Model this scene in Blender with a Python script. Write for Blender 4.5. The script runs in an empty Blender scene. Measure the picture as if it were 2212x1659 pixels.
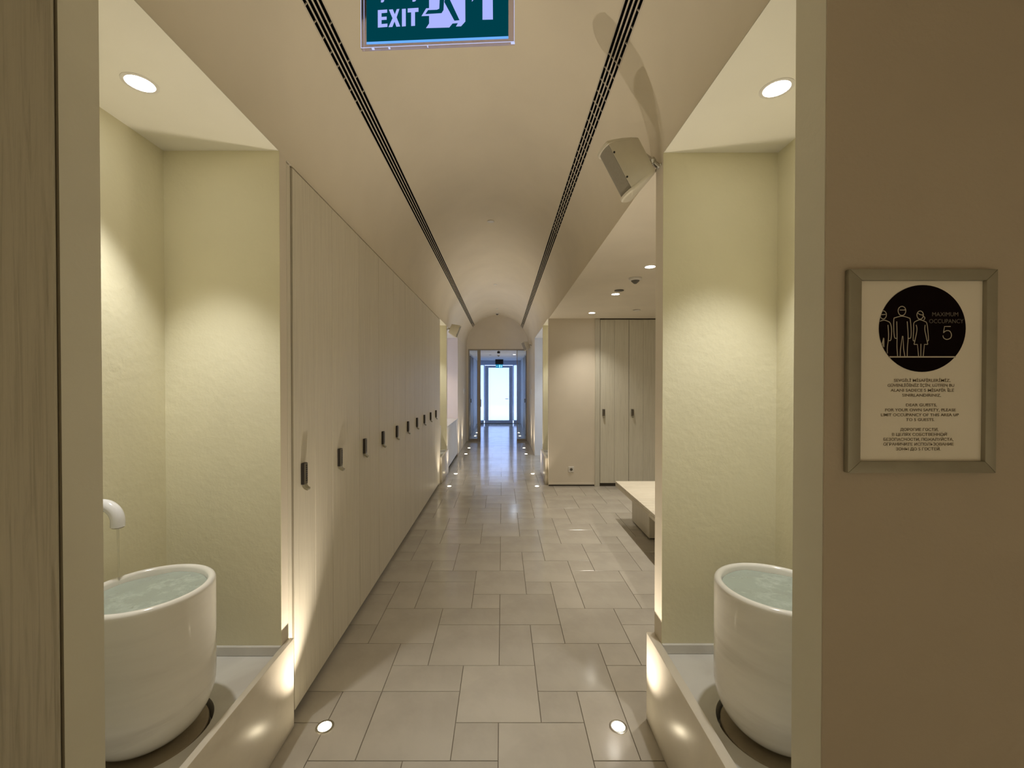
import bpy, bmesh, math, random
from mathutils import Vector, Matrix
random.seed(7)
PI = math.pi
SC = bpy.context.scene
COL = SC.collection

# ------------------------------------------------------------------ camera
F_PX, CZ = 913.0, 1.58
cam = bpy.data.cameras.new('camera')
cam.sensor_fit = 'HORIZONTAL'; cam.sensor_width = 36.0
cam.lens = F_PX / 2212.0 * 36.0
cam.shift_x = 21.0 / 2212.0
cam.shift_y = 8.3 / 2212.0
cam.clip_start = 0.02
camo = bpy.data.objects.new('camera', cam); COL.objects.link(camo)
camo.location = (0, 0, CZ); camo.rotation_euler = (math.radians(90 - 0.55), 0, 0)
SC.camera = camo

# ------------------------------------------------------------------ world and exposure
W = bpy.data.worlds.new('World'); SC.world = W; W.use_nodes = True
W.node_tree.nodes['Background'].inputs[0].default_value = (0.50, 0.66, 1.0, 1)
W.node_tree.nodes['Background'].inputs[1].default_value = 5.0
SC.view_settings.view_transform = 'Standard'
SC.view_settings.look = 'None'
SC.view_settings.gamma = 1.0
SC.view_settings.use_curve_mapping = False
SC.view_settings.exposure = 0.14

# lamp strengths (watts) and colours
P_NICHE, C_NICHE = 43.0, (1.0, 0.985, 0.96)
P_UP, C_UP = 50.0, (1.0, 0.88, 0.72)
P_ALC, C_ALC = 54.0, (1.0, 0.925, 0.81)
P_SIDE, C_SIDE = 30.0, (1.0, 0.92, 0.86)
P_FILL, C_FILL = 335.0, (1.0, 0.95, 0.80)

# ------------------------------------------------------------------ node helpers
def new_mat(name):
    m = bpy.data.materials.new(name); m.use_nodes = True
    nt = m.node_tree
    return m, nt, nt.nodes['Principled BSDF']

def tex_coord(nt, scale=(1, 1, 1), which='Object'):
    tc = nt.nodes.new('ShaderNodeTexCoord'); mp = nt.nodes.new('ShaderNodeMapping')
    mp.inputs['Scale'].default_value = scale
    nt.links.new(tc.outputs[which], mp.inputs['Vector'])
    return mp.outputs['Vector']

def noise(nt, vec, scale, detail=4, rough=0.55, dist=0.0):
    n = nt.nodes.new('ShaderNodeTexNoise')
    n.inputs['Scale'].default_value = scale; n.inputs['Detail'].default_value = detail
    n.inputs['Roughness'].default_value = rough; n.inputs['Distortion'].default_value = dist
    nt.links.new(vec, n.inputs['Vector'])
    return n.outputs['Fac']

def ramp(nt, fac, stops):
    r = nt.nodes.new('ShaderNodeValToRGB')
    el = r.color_ramp.elements
    while len(el) > 1: el.remove(el[-1])
    el[0].position, el[0].color = stops[0][0], (*stops[0][1], 1)
    for p, c in stops[1:]:
        e = el.new(p); e.color = (*c, 1)
    nt.links.new(fac, r.inputs['Fac'])
    return r.outputs['Color']

def bump(nt, bs, height, strength, distance=0.01):
    b = nt.nodes.new('ShaderNodeBump')
    b.inputs['Strength'].default_value = strength; b.inputs['Distance'].default_value = distance
    nt.links.new(height, b.inputs['Height']); nt.links.new(b.outputs['Normal'], bs.inputs['Normal'])

def mul(c, k): return tuple(min(1, x * k) for x in c)

def plain(name, col, rough=0.5, metal=0.0, vary=0.06, scale=30, spec=None):
    m, nt, bs = new_mat(name)
    f = noise(nt, tex_coord(nt), scale, 3)
    nt.links.new(ramp(nt, f, [(0.3, mul(col, 1 - vary)), (0.7, mul(col, 1 + vary))]), bs.inputs['Base Color'])
    bs.inputs['Roughness'].default_value = rough; bs.inputs['Metallic'].default_value = metal
    if spec is not None: bs.inputs['Specular IOR Level'].default_value = spec
    return m

def plaster(name, col, bmp=0.25, rough=0.75, grain=45, vary=0.04):
    m, nt, bs = new_mat(name)
    v = tex_coord(nt)
    big = noise(nt, v, 1.7, 3)
    nt.links.new(ramp(nt, big, [(0.3, mul(col, 1 - vary)), (0.7, mul(col, 1 + vary))]), bs.inputs['Base Color'])
    bs.inputs['Roughness'].default_value = rough
    bs.inputs['Specular IOR Level'].default_value = 0.25
    bump(nt, bs, noise(nt, v, grain, 5, 0.6), bmp, 0.004)
    return m

def wood(name, lo, hi, rough=0.45, bmp=0.15, sc=(26, 26, 0.9), rnd=0.05, ring=3.0):
    m, nt, bs = new_mat(name)
    v = tex_coord(nt, sc)
    oi = nt.nodes.new('ShaderNodeObjectInfo')
    add = nt.nodes.new('ShaderNodeVectorMath'); add.operation = 'ADD'
    cmb = nt.nodes.new('ShaderNodeCombineXYZ'); mm = nt.nodes.new('ShaderNodeMath'); mm.operation = 'MULTIPLY'
    mm.inputs[1].default_value = 37.0
    nt.links.new(oi.outputs['Random'], mm.inputs[0])
    for k in range(3): nt.links.new(mm.outputs[0], cmb.inputs[k])
    nt.links.new(v, add.inputs[0]); nt.links.new(cmb.outputs[0], add.inputs[1])
    g = noise(nt, add.outputs[0], ring, 8, 0.62, 0.8)
    colr = ramp(nt, g, [(0.30, lo), (0.52, hi), (0.75, mul(hi, 1.06))])
    hs = nt.nodes.new('ShaderNodeHueSaturation')
    mr = nt.nodes.new('ShaderNodeMapRange'); mr.inputs['To Min'].default_value = 1 - rnd; mr.inputs['To Max'].default_value = 1 + rnd
    nt.links.new(oi.outputs['Random'], mr.inputs['Value']); nt.links.new(mr.outputs[0], hs.inputs['Value'])
    nt.links.new(colr, hs.inputs['Color']); nt.links.new(hs.outputs['Color'], bs.inputs['Base Color'])
    bs.inputs['Roughness'].default_value = rough
    bump(nt, bs, g, bmp, 0.003)
    return m

def stone(name, lo, hi, rough=0.2, rnd=0.05, scale=2.2, rvar=0.08):
    m, nt, bs = new_mat(name)
    v = tex_coord(nt)
    oi = nt.nodes.new('ShaderNodeObjectInfo')
    g = noise(nt, v, scale, 6, 0.6, 0.4)
    colr = ramp(nt, g, [(0.28, lo), (0.55, hi), (0.8, mul(hi, 1.05))])
    hs = nt.nodes.new('ShaderNodeHueSaturation')
    mr = nt.nodes.new('ShaderNodeMapRange'); mr.inputs['To Min'].default_value = 1 - rnd; mr.inputs['To Max'].default_value = 1 + rnd
    nt.links.new(oi.outputs['Random'], mr.inputs['Value']); nt.links.new(mr.outputs[0], hs.inputs['Value'])
    nt.links.new(colr, hs.inputs['Color']); nt.links.new(hs.outputs['Color'], bs.inputs['Base Color'])
    rr = nt.nodes.new('ShaderNodeMapRange')
    rr.inputs['To Min'].default_value = max(0.02, rough - rvar); rr.inputs['To Max'].default_value = rough + rvar
    g2 = noise(nt, v, 7.0, 4); nt.links.new(g2, rr.inputs['Value']); nt.links.new(rr.outputs[0], bs.inputs['Roughness'])
    bump(nt, bs, noise(nt, v, 16.0, 4), 0.02, 0.004)
    return m

def marble(name, base, vein, rough=0.16, sss=0.0, scale=(1, 1, 2.6)):
    m, nt, bs = new_mat(name)
    v = tex_coord(nt, scale)
    g = noise(nt, v, 2.4, 6, 0.55, 0.5)
    nt.links.new(ramp(nt, g, [(0.34, vein), (0.47, base), (0.56, mul(base, 1.04)), (0.70, mul(base, 0.95)), (0.8, base)]), bs.inputs['Base Color'])
    bs.inputs['Roughness'].default_value = rough
    if sss:
        bs.inputs['Subsurface Weight'].default_value = sss
        bs.inputs['Subsurface Radius'].default_value = (0.03, 0.025, 0.018)
        bs.inputs['Subsurface Scale'].default_value = 0.5
    bump(nt, bs, noise(nt, v, 40.0, 4), 0.03, 0.003)
    return m

def emit(name, col, strength):
    m = bpy.data.materials.new(name); m.use_nodes = True
    nt = m.node_tree; nt.nodes.clear()
    e = nt.nodes.new('ShaderNodeEmission'); o = nt.nodes.new('ShaderNodeOutputMaterial')
    e.inputs[0].default_value = (*col, 1); e.inputs[1].default_value = strength
    nt.links.new(e.outputs[0], o.inputs[0])
    return m

def glassy(name, tint, refl=0.08, rough=0.02, haze=0.0, hazecol=(1, 1, 1), translucent=0.0):
    """thin pane: tinted see-through, fresnel gloss, a little haze"""
    m = bpy.data.materials.new(name); m.use_nodes = True
    nt = m.node_tree; nt.nodes.clear()
    o = nt.nodes.new('ShaderNodeOutputMaterial')
    t = nt.nodes.new('ShaderNodeBsdfTransparent'); t.inputs[0].default_value = (*tint, 1)
    g = nt.nodes.new('ShaderNodeBsdfGlossy'); g.inputs['Roughness'].default_value = rough
    lw = nt.nodes.new('ShaderNodeFresnel'); lw.inputs['IOR'].default_value = 1.33 + refl
    cur = t.outputs[0]
    if haze:
        d = nt.nodes.new('ShaderNodeBsdfDiffuse'); d.inputs[0].default_value = (*hazecol, 1)
        mx = nt.nodes.new('ShaderNodeMixShader'); mx.inputs[0].default_value = haze
        nt.links.new(cur, mx.inputs[1]); nt.links.new(d.outputs[0], mx.inputs[2]); cur = mx.outputs[0]
    if translucent:
        d = nt.nodes.new('ShaderNodeBsdfTranslucent'); d.inputs[0].default_value = (0.92, 0.94, 0.97, 1)
        mx = nt.nodes.new('ShaderNodeMixShader'); mx.inputs[0].default_value = translucent
        nt.links.new(cur, mx.inputs[1]); nt.links.new(d.outputs[0], mx.inputs[2]); cur = mx.outputs[0]
    mx = nt.nodes.new('ShaderNodeMixShader')
    nt.links.new(lw.outputs[0], mx.inputs[0]); nt.links.new(cur, mx.inputs[1]); nt.links.new(g.outputs[0], mx.inputs[2])
    nt.links.new(mx.outputs[0], o.inputs[0])
    return m, nt, g, mx

M = {}
M['vault'] = plaster('ceiling_plaster', (0.80, 0.73, 0.60), 0.12)
M['wall'] = plaster('corridor_plaster', (0.78, 0.71, 0.59), 0.18)
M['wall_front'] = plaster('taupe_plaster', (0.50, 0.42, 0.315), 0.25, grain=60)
M['jamb'] = plaster('jamb_plaster', (0.70, 0.665, 0.54), 0.35, grain=28)
M['niche'] = plaster('pale_yellow_plaster', (0.80, 0.755, 0.55), 0.55, 0.7, grain=26)
M['niche_ceil'] = plaster('cream_niche_ceiling_paint', (0.88, 0.85, 0.75), 0.1)
M['white'] = plaster('white_plaster', (0.80, 0.78, 0.75), 0.1)
M['pink'] = plaster('rosy_plaster', (0.80, 0.68, 0.60), 0.1)
M['tile'] = stone('limestone_tile', (0.405, 0.37, 0.315), (0.49, 0.455, 0.39), 0.13, 0.05, rvar=0.04)
M['grout'] = plain('grout', (0.20, 0.17, 0.13), 0.85)
M['locker'] = wood('limed_oak', (0.66, 0.61, 0.50), (0.73, 0.68, 0.56), 0.45, 0.06, rnd=0.03)
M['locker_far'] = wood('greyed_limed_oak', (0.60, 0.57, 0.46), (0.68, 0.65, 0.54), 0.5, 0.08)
M['panel'] = wood('grained_oak_panel', (0.36, 0.32, 0.235), (0.50, 0.455, 0.345), 0.5, 0.5, (30, 30, 1.1), 0.0, 2.2)
M['bench'] = wood('pale_bench_oak', (0.60, 0.54, 0.42), (0.72, 0.66, 0.53), 0.5, 0.1, (0.9, 26, 26))
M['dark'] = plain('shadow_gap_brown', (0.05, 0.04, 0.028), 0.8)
M['gap'] = plain('brown_joint', (0.16, 0.13, 0.08), 0.8)
M['black'] = plain('black_duct', (0.006, 0.006, 0.006), 0.9, spec=0.1)
M['bar'] = plain('diffuser_bar_paint', (0.70, 0.64, 0.54), 0.5)
M['marble'] = marble('white_marble', (0.87, 0.85, 0.79), (0.74, 0.715, 0.65), 0.14, 0.0, (0.5, 0.5, 3.0))
M['plinth'] = marble('cream_marble', (0.76, 0.70, 0.59), (0.66, 0.60, 0.49), 0.30, 0.0, (1, 1, 1))
M['tray'] = marble('grey_white_marble', (0.72, 0.70, 0.65), (0.62, 0.59, 0.54), 0.35, 0.0, (1, 1, 1))
M['base_ring'] = plain('tan_stone', (0.36, 0.30, 0.21), 0.6)
M['ceramic'] = plain('white_enamel', (0.86, 0.86, 0.88), 0.18, vary=0.01)
M['chrome'] = plain('chrome', (0.55, 0.54, 0.50), 0.22, 1.0, 0.02)
M['lock_dark'] = plain('dark_lock_housing', (0.03, 0.024, 0.02), 0.45)
M['lock_face'] = plain('brushed_grey_lock_face', (0.19, 0.17, 0.13), 0.4, 0.5)
M['lock_lever'] = plain('nickel_lever', (0.40, 0.38, 0.29), 0.28, 0.8)
M['key'] = plain('black_keys', (0.012, 0.011, 0.01), 0.5)
M['speaker'] = plain('cream_speaker_shell', (0.66, 0.61, 0.49), 0.45, vary=0.02)
M['plastic'] = plain('white_plastic', (0.80, 0.77, 0.71), 0.35, vary=0.02)
M['det_dark'] = plain('grey_sensor_plastic', (0.13, 0.12, 0.10), 0.5)
M['frame_silver'] = plain('satin_aluminium', (0.34, 0.31, 0.235), 0.45, 0.35, 0.03)
M['poster'] = plain('poster_paper', (0.84, 0.765, 0.635), 0.4, vary=0.02, scale=4)
M['ink'] = plain('near_black_ink', (0.006, 0.002, 0.002), 0.7, spec=0.05)
M['ink_brown'] = plain('brown_ink', (0.17, 0.125, 0.07), 0.6)
M['ink_grey'] = plain('dim_grey_ink', (0.15, 0.13, 0.10), 0.6)
M['line'] = plain('pale_line_ink', (0.50, 0.45, 0.35), 0.6)
M['blue_frame'] = plain('blue_grey_door_paint', (0.62, 0.72, 0.90), 0.4)
M['frame_brown'] = plain('taupe_glazing_frame', (0.36, 0.32, 0.26), 0.4, 0.2)
M['door_dark'] = plain('slate_door', (0.16, 0.165, 0.18), 0.5)
M['vest'] = plaster('vestibule_white', (0.88, 0.90, 0.93), 0.05)
M['ground'] = plain('pale_terrace_stone', (0.70, 0.74, 0.76), 0.8)
M['glass_tint'] = plain('lavender_glass_tint', (0.50, 0.52, 0.70), 0.8)  # lavender for the slab and wall added outside to colour the door glass
M['lens'] = emit('lit_downlight_lens', (1.0, 0.96, 0.86), 30.0)
M['lens_warm'] = emit('lit_uplight_lens', (1.0, 0.86, 0.60), 22.0)
M['sign_green'] = emit('lit_green_film', (0.0, 0.045, 0.062), 1.0)
M['sign_white'] = emit('lit_white_film', (0.38, 0.43, 0.95), 1.0)
M['sign_edge'] = emit('lit_acrylic_edge', (0.14, 0.40, 0.98), 1.0)
M['sign_glint'] = emit('bright_acrylic_glint', (0.55, 0.62, 1.0), 1.0)
M['far_green'] = emit('lit_blue_green_film', (0.0, 0.18, 0.34), 1.0)
M['far_white'] = emit('lit_far_lettering', (0.30, 0.75, 1.0), 1.2)
M['glass'] = glassy('clear_glass', (0.96, 0.98, 0.98), 0.12)[0]
M['acrylic'] = glassy('acrylic', (0.90, 0.86, 0.95), 0.12, 0.03, 0.10, (0.75, 0.72, 0.95))[0]
M['frost'] = glassy('frosted_glass', (0.95, 0.97, 1.0), 0.05, 0.1, 0.0, translucent=0.6)[0]
M['stream'] = glassy('water_stream', (0.985, 0.985, 0.975), -0.22, 0.05, 0.05, (0.85, 0.85, 0.8))[0]

def grille_mat():
    m, nt, bs = new_mat('perforated_grille')
    v = tex_coord(nt, (260, 260, 260))
    vo = nt.nodes.new('ShaderNodeTexVoronoi'); nt.links.new(v, vo.inputs['Vector'])
    nt.links.new(ramp(nt, vo.outputs['Distance'], [(0.25, (0.10, 0.09, 0.07)), (0.5, (0.34, 0.31, 0.25))]), bs.inputs['Base Color'])
    bs.inputs['Roughness'].default_value = 0.5
    return m
M['grille'] = grille_mat()

def water_mat():
    m, nt, g, mx = glassy('pale_green_water', (0.84, 0.92, 0.86), 0.0, 0.04, 0.55, (0.66, 0.74, 0.66))
    v = tex_coord(nt)
    nz = noise(nt, v, 18.0, 4, 0.6, 0.4)
    b = nt.nodes.new('ShaderNodeBump'); b.inputs['Strength'].default_value = 0.5; b.inputs['Distance'].default_value = 0.01
    nt.links.new(nz, b.inputs['Height']); nt.links.new(b.outputs[0], g.inputs['Normal'])
    # foam: churned patches of bubbles
    f1 = noise(nt, v, 14.0, 6, 0.7, 0.1)
    fc = ramp(nt, f1, [(0.50, (0, 0, 0)), (0.85, (0.45, 0.45, 0.45))])
    d = nt.nodes.new('ShaderNodeBsdfDiffuse'); d.inputs[0].default_value = (0.82, 0.90, 0.86, 1)
    mm = nt.nodes.new('ShaderNodeMixShader')
    out = [n for n in nt.nodes if n.type == 'OUTPUT_MATERIAL'][0]
    nt.links.new(fc, mm.inputs[0]); nt.links.new(mx.outputs[0], mm.inputs[1]); nt.links.new(d.outputs[0], mm.inputs[2])
    nt.links.new(mm.outputs[0], out.inputs[0])
    return m
M['water'] = water_mat()

# ------------------------------------------------------------------ mesh helpers
def box(bm, x0, x1, y0, y1, z0, z1):
    vs = [bm.verts.new((x, y, z)) for z in (z0, z1) for y in (y0, y1) for x in (x0, x1)]
    for f in ((0, 2, 3, 1), (4, 5, 7, 6), (0, 1, 5, 4), (2, 6, 7, 3), (0, 4, 6, 2), (1, 3, 7, 5)):
        bm.faces.new([vs[i] for i in f])
    return vs

def B(*boxes):
    bm = bmesh.new()
    for b in boxes: box(bm, *b)
    return bm

def bevel(bm, w=0.004, seg=2):
    bmesh.ops.bevel(bm, geom=bm.edges[:], offset=w, segments=seg, affect='EDGES', profile=0.5)
    return bm

def prism(bm, pts, axis, a0, a1):
    """closed polygon pts (2-D) pushed along axis between a0 and a1. x: pts=(y,z)  y: pts=(x,z)  z: pts=(x,y)"""
    def P(p, a):
        return (a, p[0], p[1]) if axis == 'x' else (p[0], a, p[1]) if axis == 'y' else (p[0], p[1], a)
    lo = [bm.verts.new(P(p, a0)) for p in pts]; hi = [bm.verts.new(P(p, a1)) for p in pts]
    bm.faces.new(lo); bm.faces.new(hi[::-1])
    n = len(pts)
    for i in range(n):
        bm.faces.new((lo[i], hi[i], hi[(i + 1) % n], lo[(i + 1) % n]))
    return bm

def lathe(bm, prof, seg=48, c=(0, 0, 0), cap0=False, cap1=False):
    rings = []
    for r, z in prof:
        if r < 1e-6:
            rings.append([bm.verts.new((c[0], c[1], c[2] + z))])
        else:
            rings.append([bm.verts.new((c[0] + r * math.cos(2 * PI * k / seg), c[1] + r * math.sin(2 * PI * k / seg), c[2] + z)) for k in range(seg)])
    for a, b in zip(rings, rings[1:]):
        for k in range(seg):
            k2 = (k + 1) % seg
            if len(a) == 1 and len(b) == 1: continue
            if len(a) == 1: bm.faces.new((a[0], b[k2], b[k]))
            elif len(b) == 1: bm.faces.new((a[k], a[k2], b[0]))
            else: bm.faces.new((a[k], a[k2], b[k2], b[k]))
    if cap0 and len(rings[0]) > 1: bm.faces.new(rings[0][::-1])
    if cap1 and len(rings[-1]) > 1: bm.faces.new(rings[-1])
    return bm

def tube(bm, pts, r, seg=16, caps=True):
    pts = [Vector(p) for p in pts]; n = len(pts)
    rs = r if isinstance(r, (list, tuple)) else [r] * n
    rings = []; up = None
    for i, p in enumerate(pts):
        t = (pts[min(i + 1, n - 1)] - pts[max(i - 1, 0)]).normalized()
        if up is None:
            up = t.orthogonal().normalized()
        else:
            up = (up - t * up.dot(t)).normalized()
        s = t.cross(up)
        rings.append([bm.verts.new(p + (up * math.cos(2 * PI * k / seg) + s * math.sin(2 * PI * k / seg)) * rs[i]) for k in range(seg)])
    for a, b in zip(rings, rings[1:]):
        for k in range(seg):
            bm.faces.new((a[k], a[(k + 1) % seg], b[(k + 1) % seg], b[k]))
    if caps:
        bm.faces.new(rings[0][::-1]); bm.faces.new(rings[-1])
    return bm

def mesh_from(name, bm, mat, smooth=False):
    bmesh.ops.recalc_face_normals(bm, faces=bm.faces[:])
    me = bpy.data.meshes.new(name); bm.to_mesh(me); bm.free()
    mats = mat if isinstance(mat, (list, tuple)) else [mat]
    for m in mats: me.materials.append(M[m])
    if smooth:
        for p in me.polygons: p.use_smooth = True
        try: me.set_sharp_from_angle(angle=math.radians(40))
        except Exception: pass
    return me

def obj(name, bm, mat, parent=None, smooth=False):
    o = bpy.data.objects.new(name, mesh_from(name, bm, mat, smooth)); COL.objects.link(o)
    if parent: o.parent = parent
    return o

def tag(o, label, cat, group=None):
    o['label'] = label; o['category'] = cat
    if group: o['group'] = group
    return o

def thing(name, label, cat, loc=(0, 0, 0), group=None, rotz=0.0):
    o = bpy.data.objects.new(name, None); COL.objects.link(o)
    o.empty_display_size = 0.05
    o.location = loc; o.rotation_euler = (0, 0, rotz)
    return tag(o, label, cat, group)

def struct(name, bm, mat, parent=None, smooth=False):
    o = obj(name, bm, mat, parent, smooth)
    o['kind'] = 'structure'
    return o

def dup(o, parent=None):
    c = o.copy(); COL.objects.link(c)
    if parent: c.parent = parent
    for ch in o.children: dup(ch, c)
    return c

def spot(parent, loc, direction, power, color, angle, blend=0.5, radius=0.03):
    l = bpy.data.lights.new('lamp_light', 'SPOT')
    l.energy = power; l.color = color; l.spot_size = math.radians(angle); l.spot_blend = blend; l.shadow_soft_size = radius
    o = bpy.data.objects.new('lamp_light', l); COL.objects.link(o)
    o.parent = parent; o.location = loc
    o.rotation_euler = Vector(direction).to_track_quat('-Z', 'Y').to_euler()
    return o

# ------------------------------------------------------------------ main measures (metres; camera at 0,0; corridor runs along +Y)
XL, XR = -0.985, 0.717
XC, RV = (XL + XR) / 2, (XR - XL) / 2
ZS = 2.608                       # springing of the vault / niche ceilings
Y0, Y1 = 0.944, 1.04             # wall with the opening the camera looks through
YN_L, YN_R = 1.874, 1.89         # far walls of the near niches
YF_L, YF_R = 1.935, 1.98
Y_LOCK0, LW, NL = 1.985, 0.459, 10
Y_LOCK1 = Y_LOCK0 + LW * NL
Y_ALC = 6.527
Y_N2A, Y_N2B, Y_N2F = 6.62, 7.445, 7.53
Y_S2 = 9.32
Y_END = 11.63
Y_DOOR = 16.77
Z_ALC = 2.585
BX_L, BX_R = -1.495, 1.226       # niche back walls

# ------------------------------------------------------------------ floor
floor = struct('floor', B((-2.7, 3.8, -3.2, 17.2, -0.12, -0.004)), 'grout')
PAT = [(-3, 2, 2, 1), (-5, 2, 2, 2), (-1, 1, 2, 2), (-3, 3, 1, 1), (-2, 3, 2, 2), (0, 3, 1, 2), (-4, 4, 2, 2), (1, 4, 1, 1),
       (-2, 5, 2, 1), (0, 5, 2, 2), (-3, 6, 2, 2), (-4, 6, 1, 2), (-1, 6, 1, 1), (1, 7, 1, 1)]
U0, V0, MOD = -0.018, 1.757, 0.2
GAP = 0.0016
def allowed(y0, y1):
    """how far the floor runs left and right at this depth (tiles may end under a wall)"""
    if y0 < Y0: return -2.6, 2.6
    if y1 > YF_R and y0 < Y_ALC: return XL - 0.03, 3.55
    if y1 > Y_N2F and y0 < Y_S2: return XL - 0.02, 2.4
    if y1 > Y_END: return -1.02, 0.75
    return XL - 0.005, XR + 0.005
near_meshes = {}
far_bm = bmesh.new()
ntile = 0
def add_tile(x0, x1, y0, y1):
    global ntile
    xa, xb = allowed(y0, y1)
    x0, x1 = max(x0, xa), min(x1, xb)
    if x1 - x0 < 0.012 or y1 - y0 < 0.012: return
    w, d = x1 - x0 - 2 * GAP, y1 - y0 - 2 * GAP
    cx, cy = (x0 + x1) / 2, (y0 + y1) / 2
    vis = cy > 1.55 and cy < 7.6 and (cx < 0.75 + 0.33 * cy if cy > 2 else True)
    if not vis or (cx > 2.4):
        zz = 0.0
        bmq = far_bm
        box(bmq, cx - w / 2, cx + w / 2, cy - d / 2, cy + d / 2, -0.01, zz)
        return
    key = (round(w, 4), round(d, 4))
    if key not in near_meshes:
        bm = B((-w / 2, w / 2, -d / 2, d / 2, -0.010, 0.0))
        top = [e for e in bm.edges if all(abs(v.co.z) < 1e-6 for v in e.verts)]
        bmesh.ops.bevel(bm, geom=top, offset=0.0012, segments=1, affect='EDGES')
        near_meshes[key] = mesh_from('floor_tile', bm, 'tile')
    o = bpy.data.objects.new('floor_tile', near_meshes[key]); COL.objects.link(o)
    o.parent = floor; o.location = (cx, cy, random.uniform(-0.0005, 0.0))
    o.rotation_euler = (random.uniform(-1, 1) * 0.0005, random.uniform(-1, 1) * 0.0005, 0)
    ntile += 1
for iu in range(-4, 5):
    for iv in range(-6, 16):
        for u, v, w, d in PAT:
            x0 = U0 + (u + 6 * iu) * MOD; y0 = V0 + (v + 6 * iv) * MOD
            x1, y1 = x0 + w * MOD, y0 + d * MOD
            if x1 < -2.65 or x0 > 3.6 or y1 < -3.0 or y0 > 17: continue
            add_tile(x0, x1, y0, y1)
fo = obj('floor_tile', far_bm, 'tile', floor); fo['kind'] = 'stuff'
fo['label'] = 'small distant and out of view floor tiles'

# ------------------------------------------------------------------ walls around the viewer
struct('wall_front_left', B((-2.7, XL, Y0, Y1, 0, 3.7)), 'jamb')
struct('wall_front_right', B((XR, 2.7, Y0, Y1, 0, 3.7)), ['jamb'])
# taupe paint coat on the viewer's side of the right wall
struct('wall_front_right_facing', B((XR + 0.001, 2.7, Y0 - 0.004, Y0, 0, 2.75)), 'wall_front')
struct('wall_front_top', B((XL, XR, Y0, Y1, 2.63, 3.7)), 'jamb')
pnl = struct('wall_panel_left', B((-2.7, XL - 0.5, Y0 - 0.012, Y0, 0, 2.75)), 'panel')
struct('trim_panel_gap', B((XL - 0.49, XL - 0.0005, Y0 - 0.003, Y0, 0, 2.75)), 'gap')
bmp_ = B((XL - 0.498, XL - 0.003, Y0 - 0.010, Y0 - 0.004, 0, 2.75)); bevel(bmp_, 0.0015, 1)
obj('panel_board', bmp_, 'panel', pnl)
struct('wall_front_room_left', B((-2.8, -2.7, -3.2, Y1, 0, 2.9)), 'wall')
struct('wall_front_room_right', B((2.7, 2.8, -3.2, Y1, 0, 2.9)), 'wall')
struct('wall_front_room_back', B((-2.8, 2.8, -3.3, -3.2, 0, 2.9)), 'wall')
struct('ceiling_front_room', B((-2.8, 2.8, -3.3, Y0, 2.75, 2.9)), 'vault')

# ------------------------------------------------------------------ niches
def niche(side, y0, y1, yf, bx, name):
    s = -1 if side == 'left' else 1
    xin = XL if s < 0 else XR
    xo = bx + s * 0.10
    a, b = sorted((bx, xo)); c, d = sorted((xin, xo))
    struct('wall_niche_back_' + name, B((a, b, y0, yf, 0, ZS + 0.02)), 'niche')
    # fin wall: yellow towards the niche, corridor plaster on its edge and back
    bm = B((min(bx, xin), max(bx, xin), y1, y1 + 0.004, 0, ZS + 0.1))
    struct('wall_niche_end_' + name, bm, 'niche')
    struct('wall_fin_' + name, B((c, d, y1 + 0.004, yf, 0, ZS + 0.1)), 'wall')
    struct('ceiling_niche_' + name, B((min(xin + s * 0.002, xo), max(xin + s * 0.002, xo), y0, y1, ZS, ZS + 0.1)), 'niche_ceil')
niche('left', Y1, YN_L, YF_L, BX_L, 'left_near')
niche('right', Y1, YN_R, YF_R, BX_R, 'right_near')
niche('left', Y_N2A + 0.07, Y_N2B + 0.02, Y_N2F + 0.02, BX_L, 'left_far')
niche('right', Y_N2A, Y_N2B, Y_N2F, BX_R, 'right_far')

# ------------------------------------------------------------------ long walls, alcoves
struct('wall_left_behind_lockers', B((-1.60, -1.50, YF_L, Y_N2A + 0.07, 0, ZS + 0.1)), 'wall')
struct('wall_left_niche_side', B((-1.60, XL, Y_LOCK1 + 0.075, Y_N2A + 0.07, 0, ZS + 0.1)), 'wall')
struct('ceiling_left_locker_recess', B((-1.60, XL - 0.001, YF_L, Y_N2A + 0.07, 2.600, ZS + 0.1)), 'vault')
struct('wall_alcove_near', B((1.33, 3.7, YN_R, YF_R, 0, ZS + 0.1)), 'wall')
struct('wall_alcove_right', B((3.6, 3.7, YF_R, Y_ALC, 0, ZS + 0.1)), 'wall')
struct('wall_alcove_far', B((XR, 3.7, Y_ALC, Y_N2A, 0, ZS + 0.1)), 'wall')
struct('ceiling_alcove', B((XR, 3.7, YF_R, Y_ALC, Z_ALC, ZS + 0.1)), 'vault')
struct('baseboard_alcove', B((XR + 0.001, 1.425, Y_ALC - 0.010, Y_ALC, 0.022, 0.045)), 'wall')
struct('trim_alcove_base_shadow', B((XR + 0.001, 1.425, Y_ALC - 0.003, Y_ALC, 0.0, 0.022)), 'dark')  # dark strip painted in as the shadow line under the skirting
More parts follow.
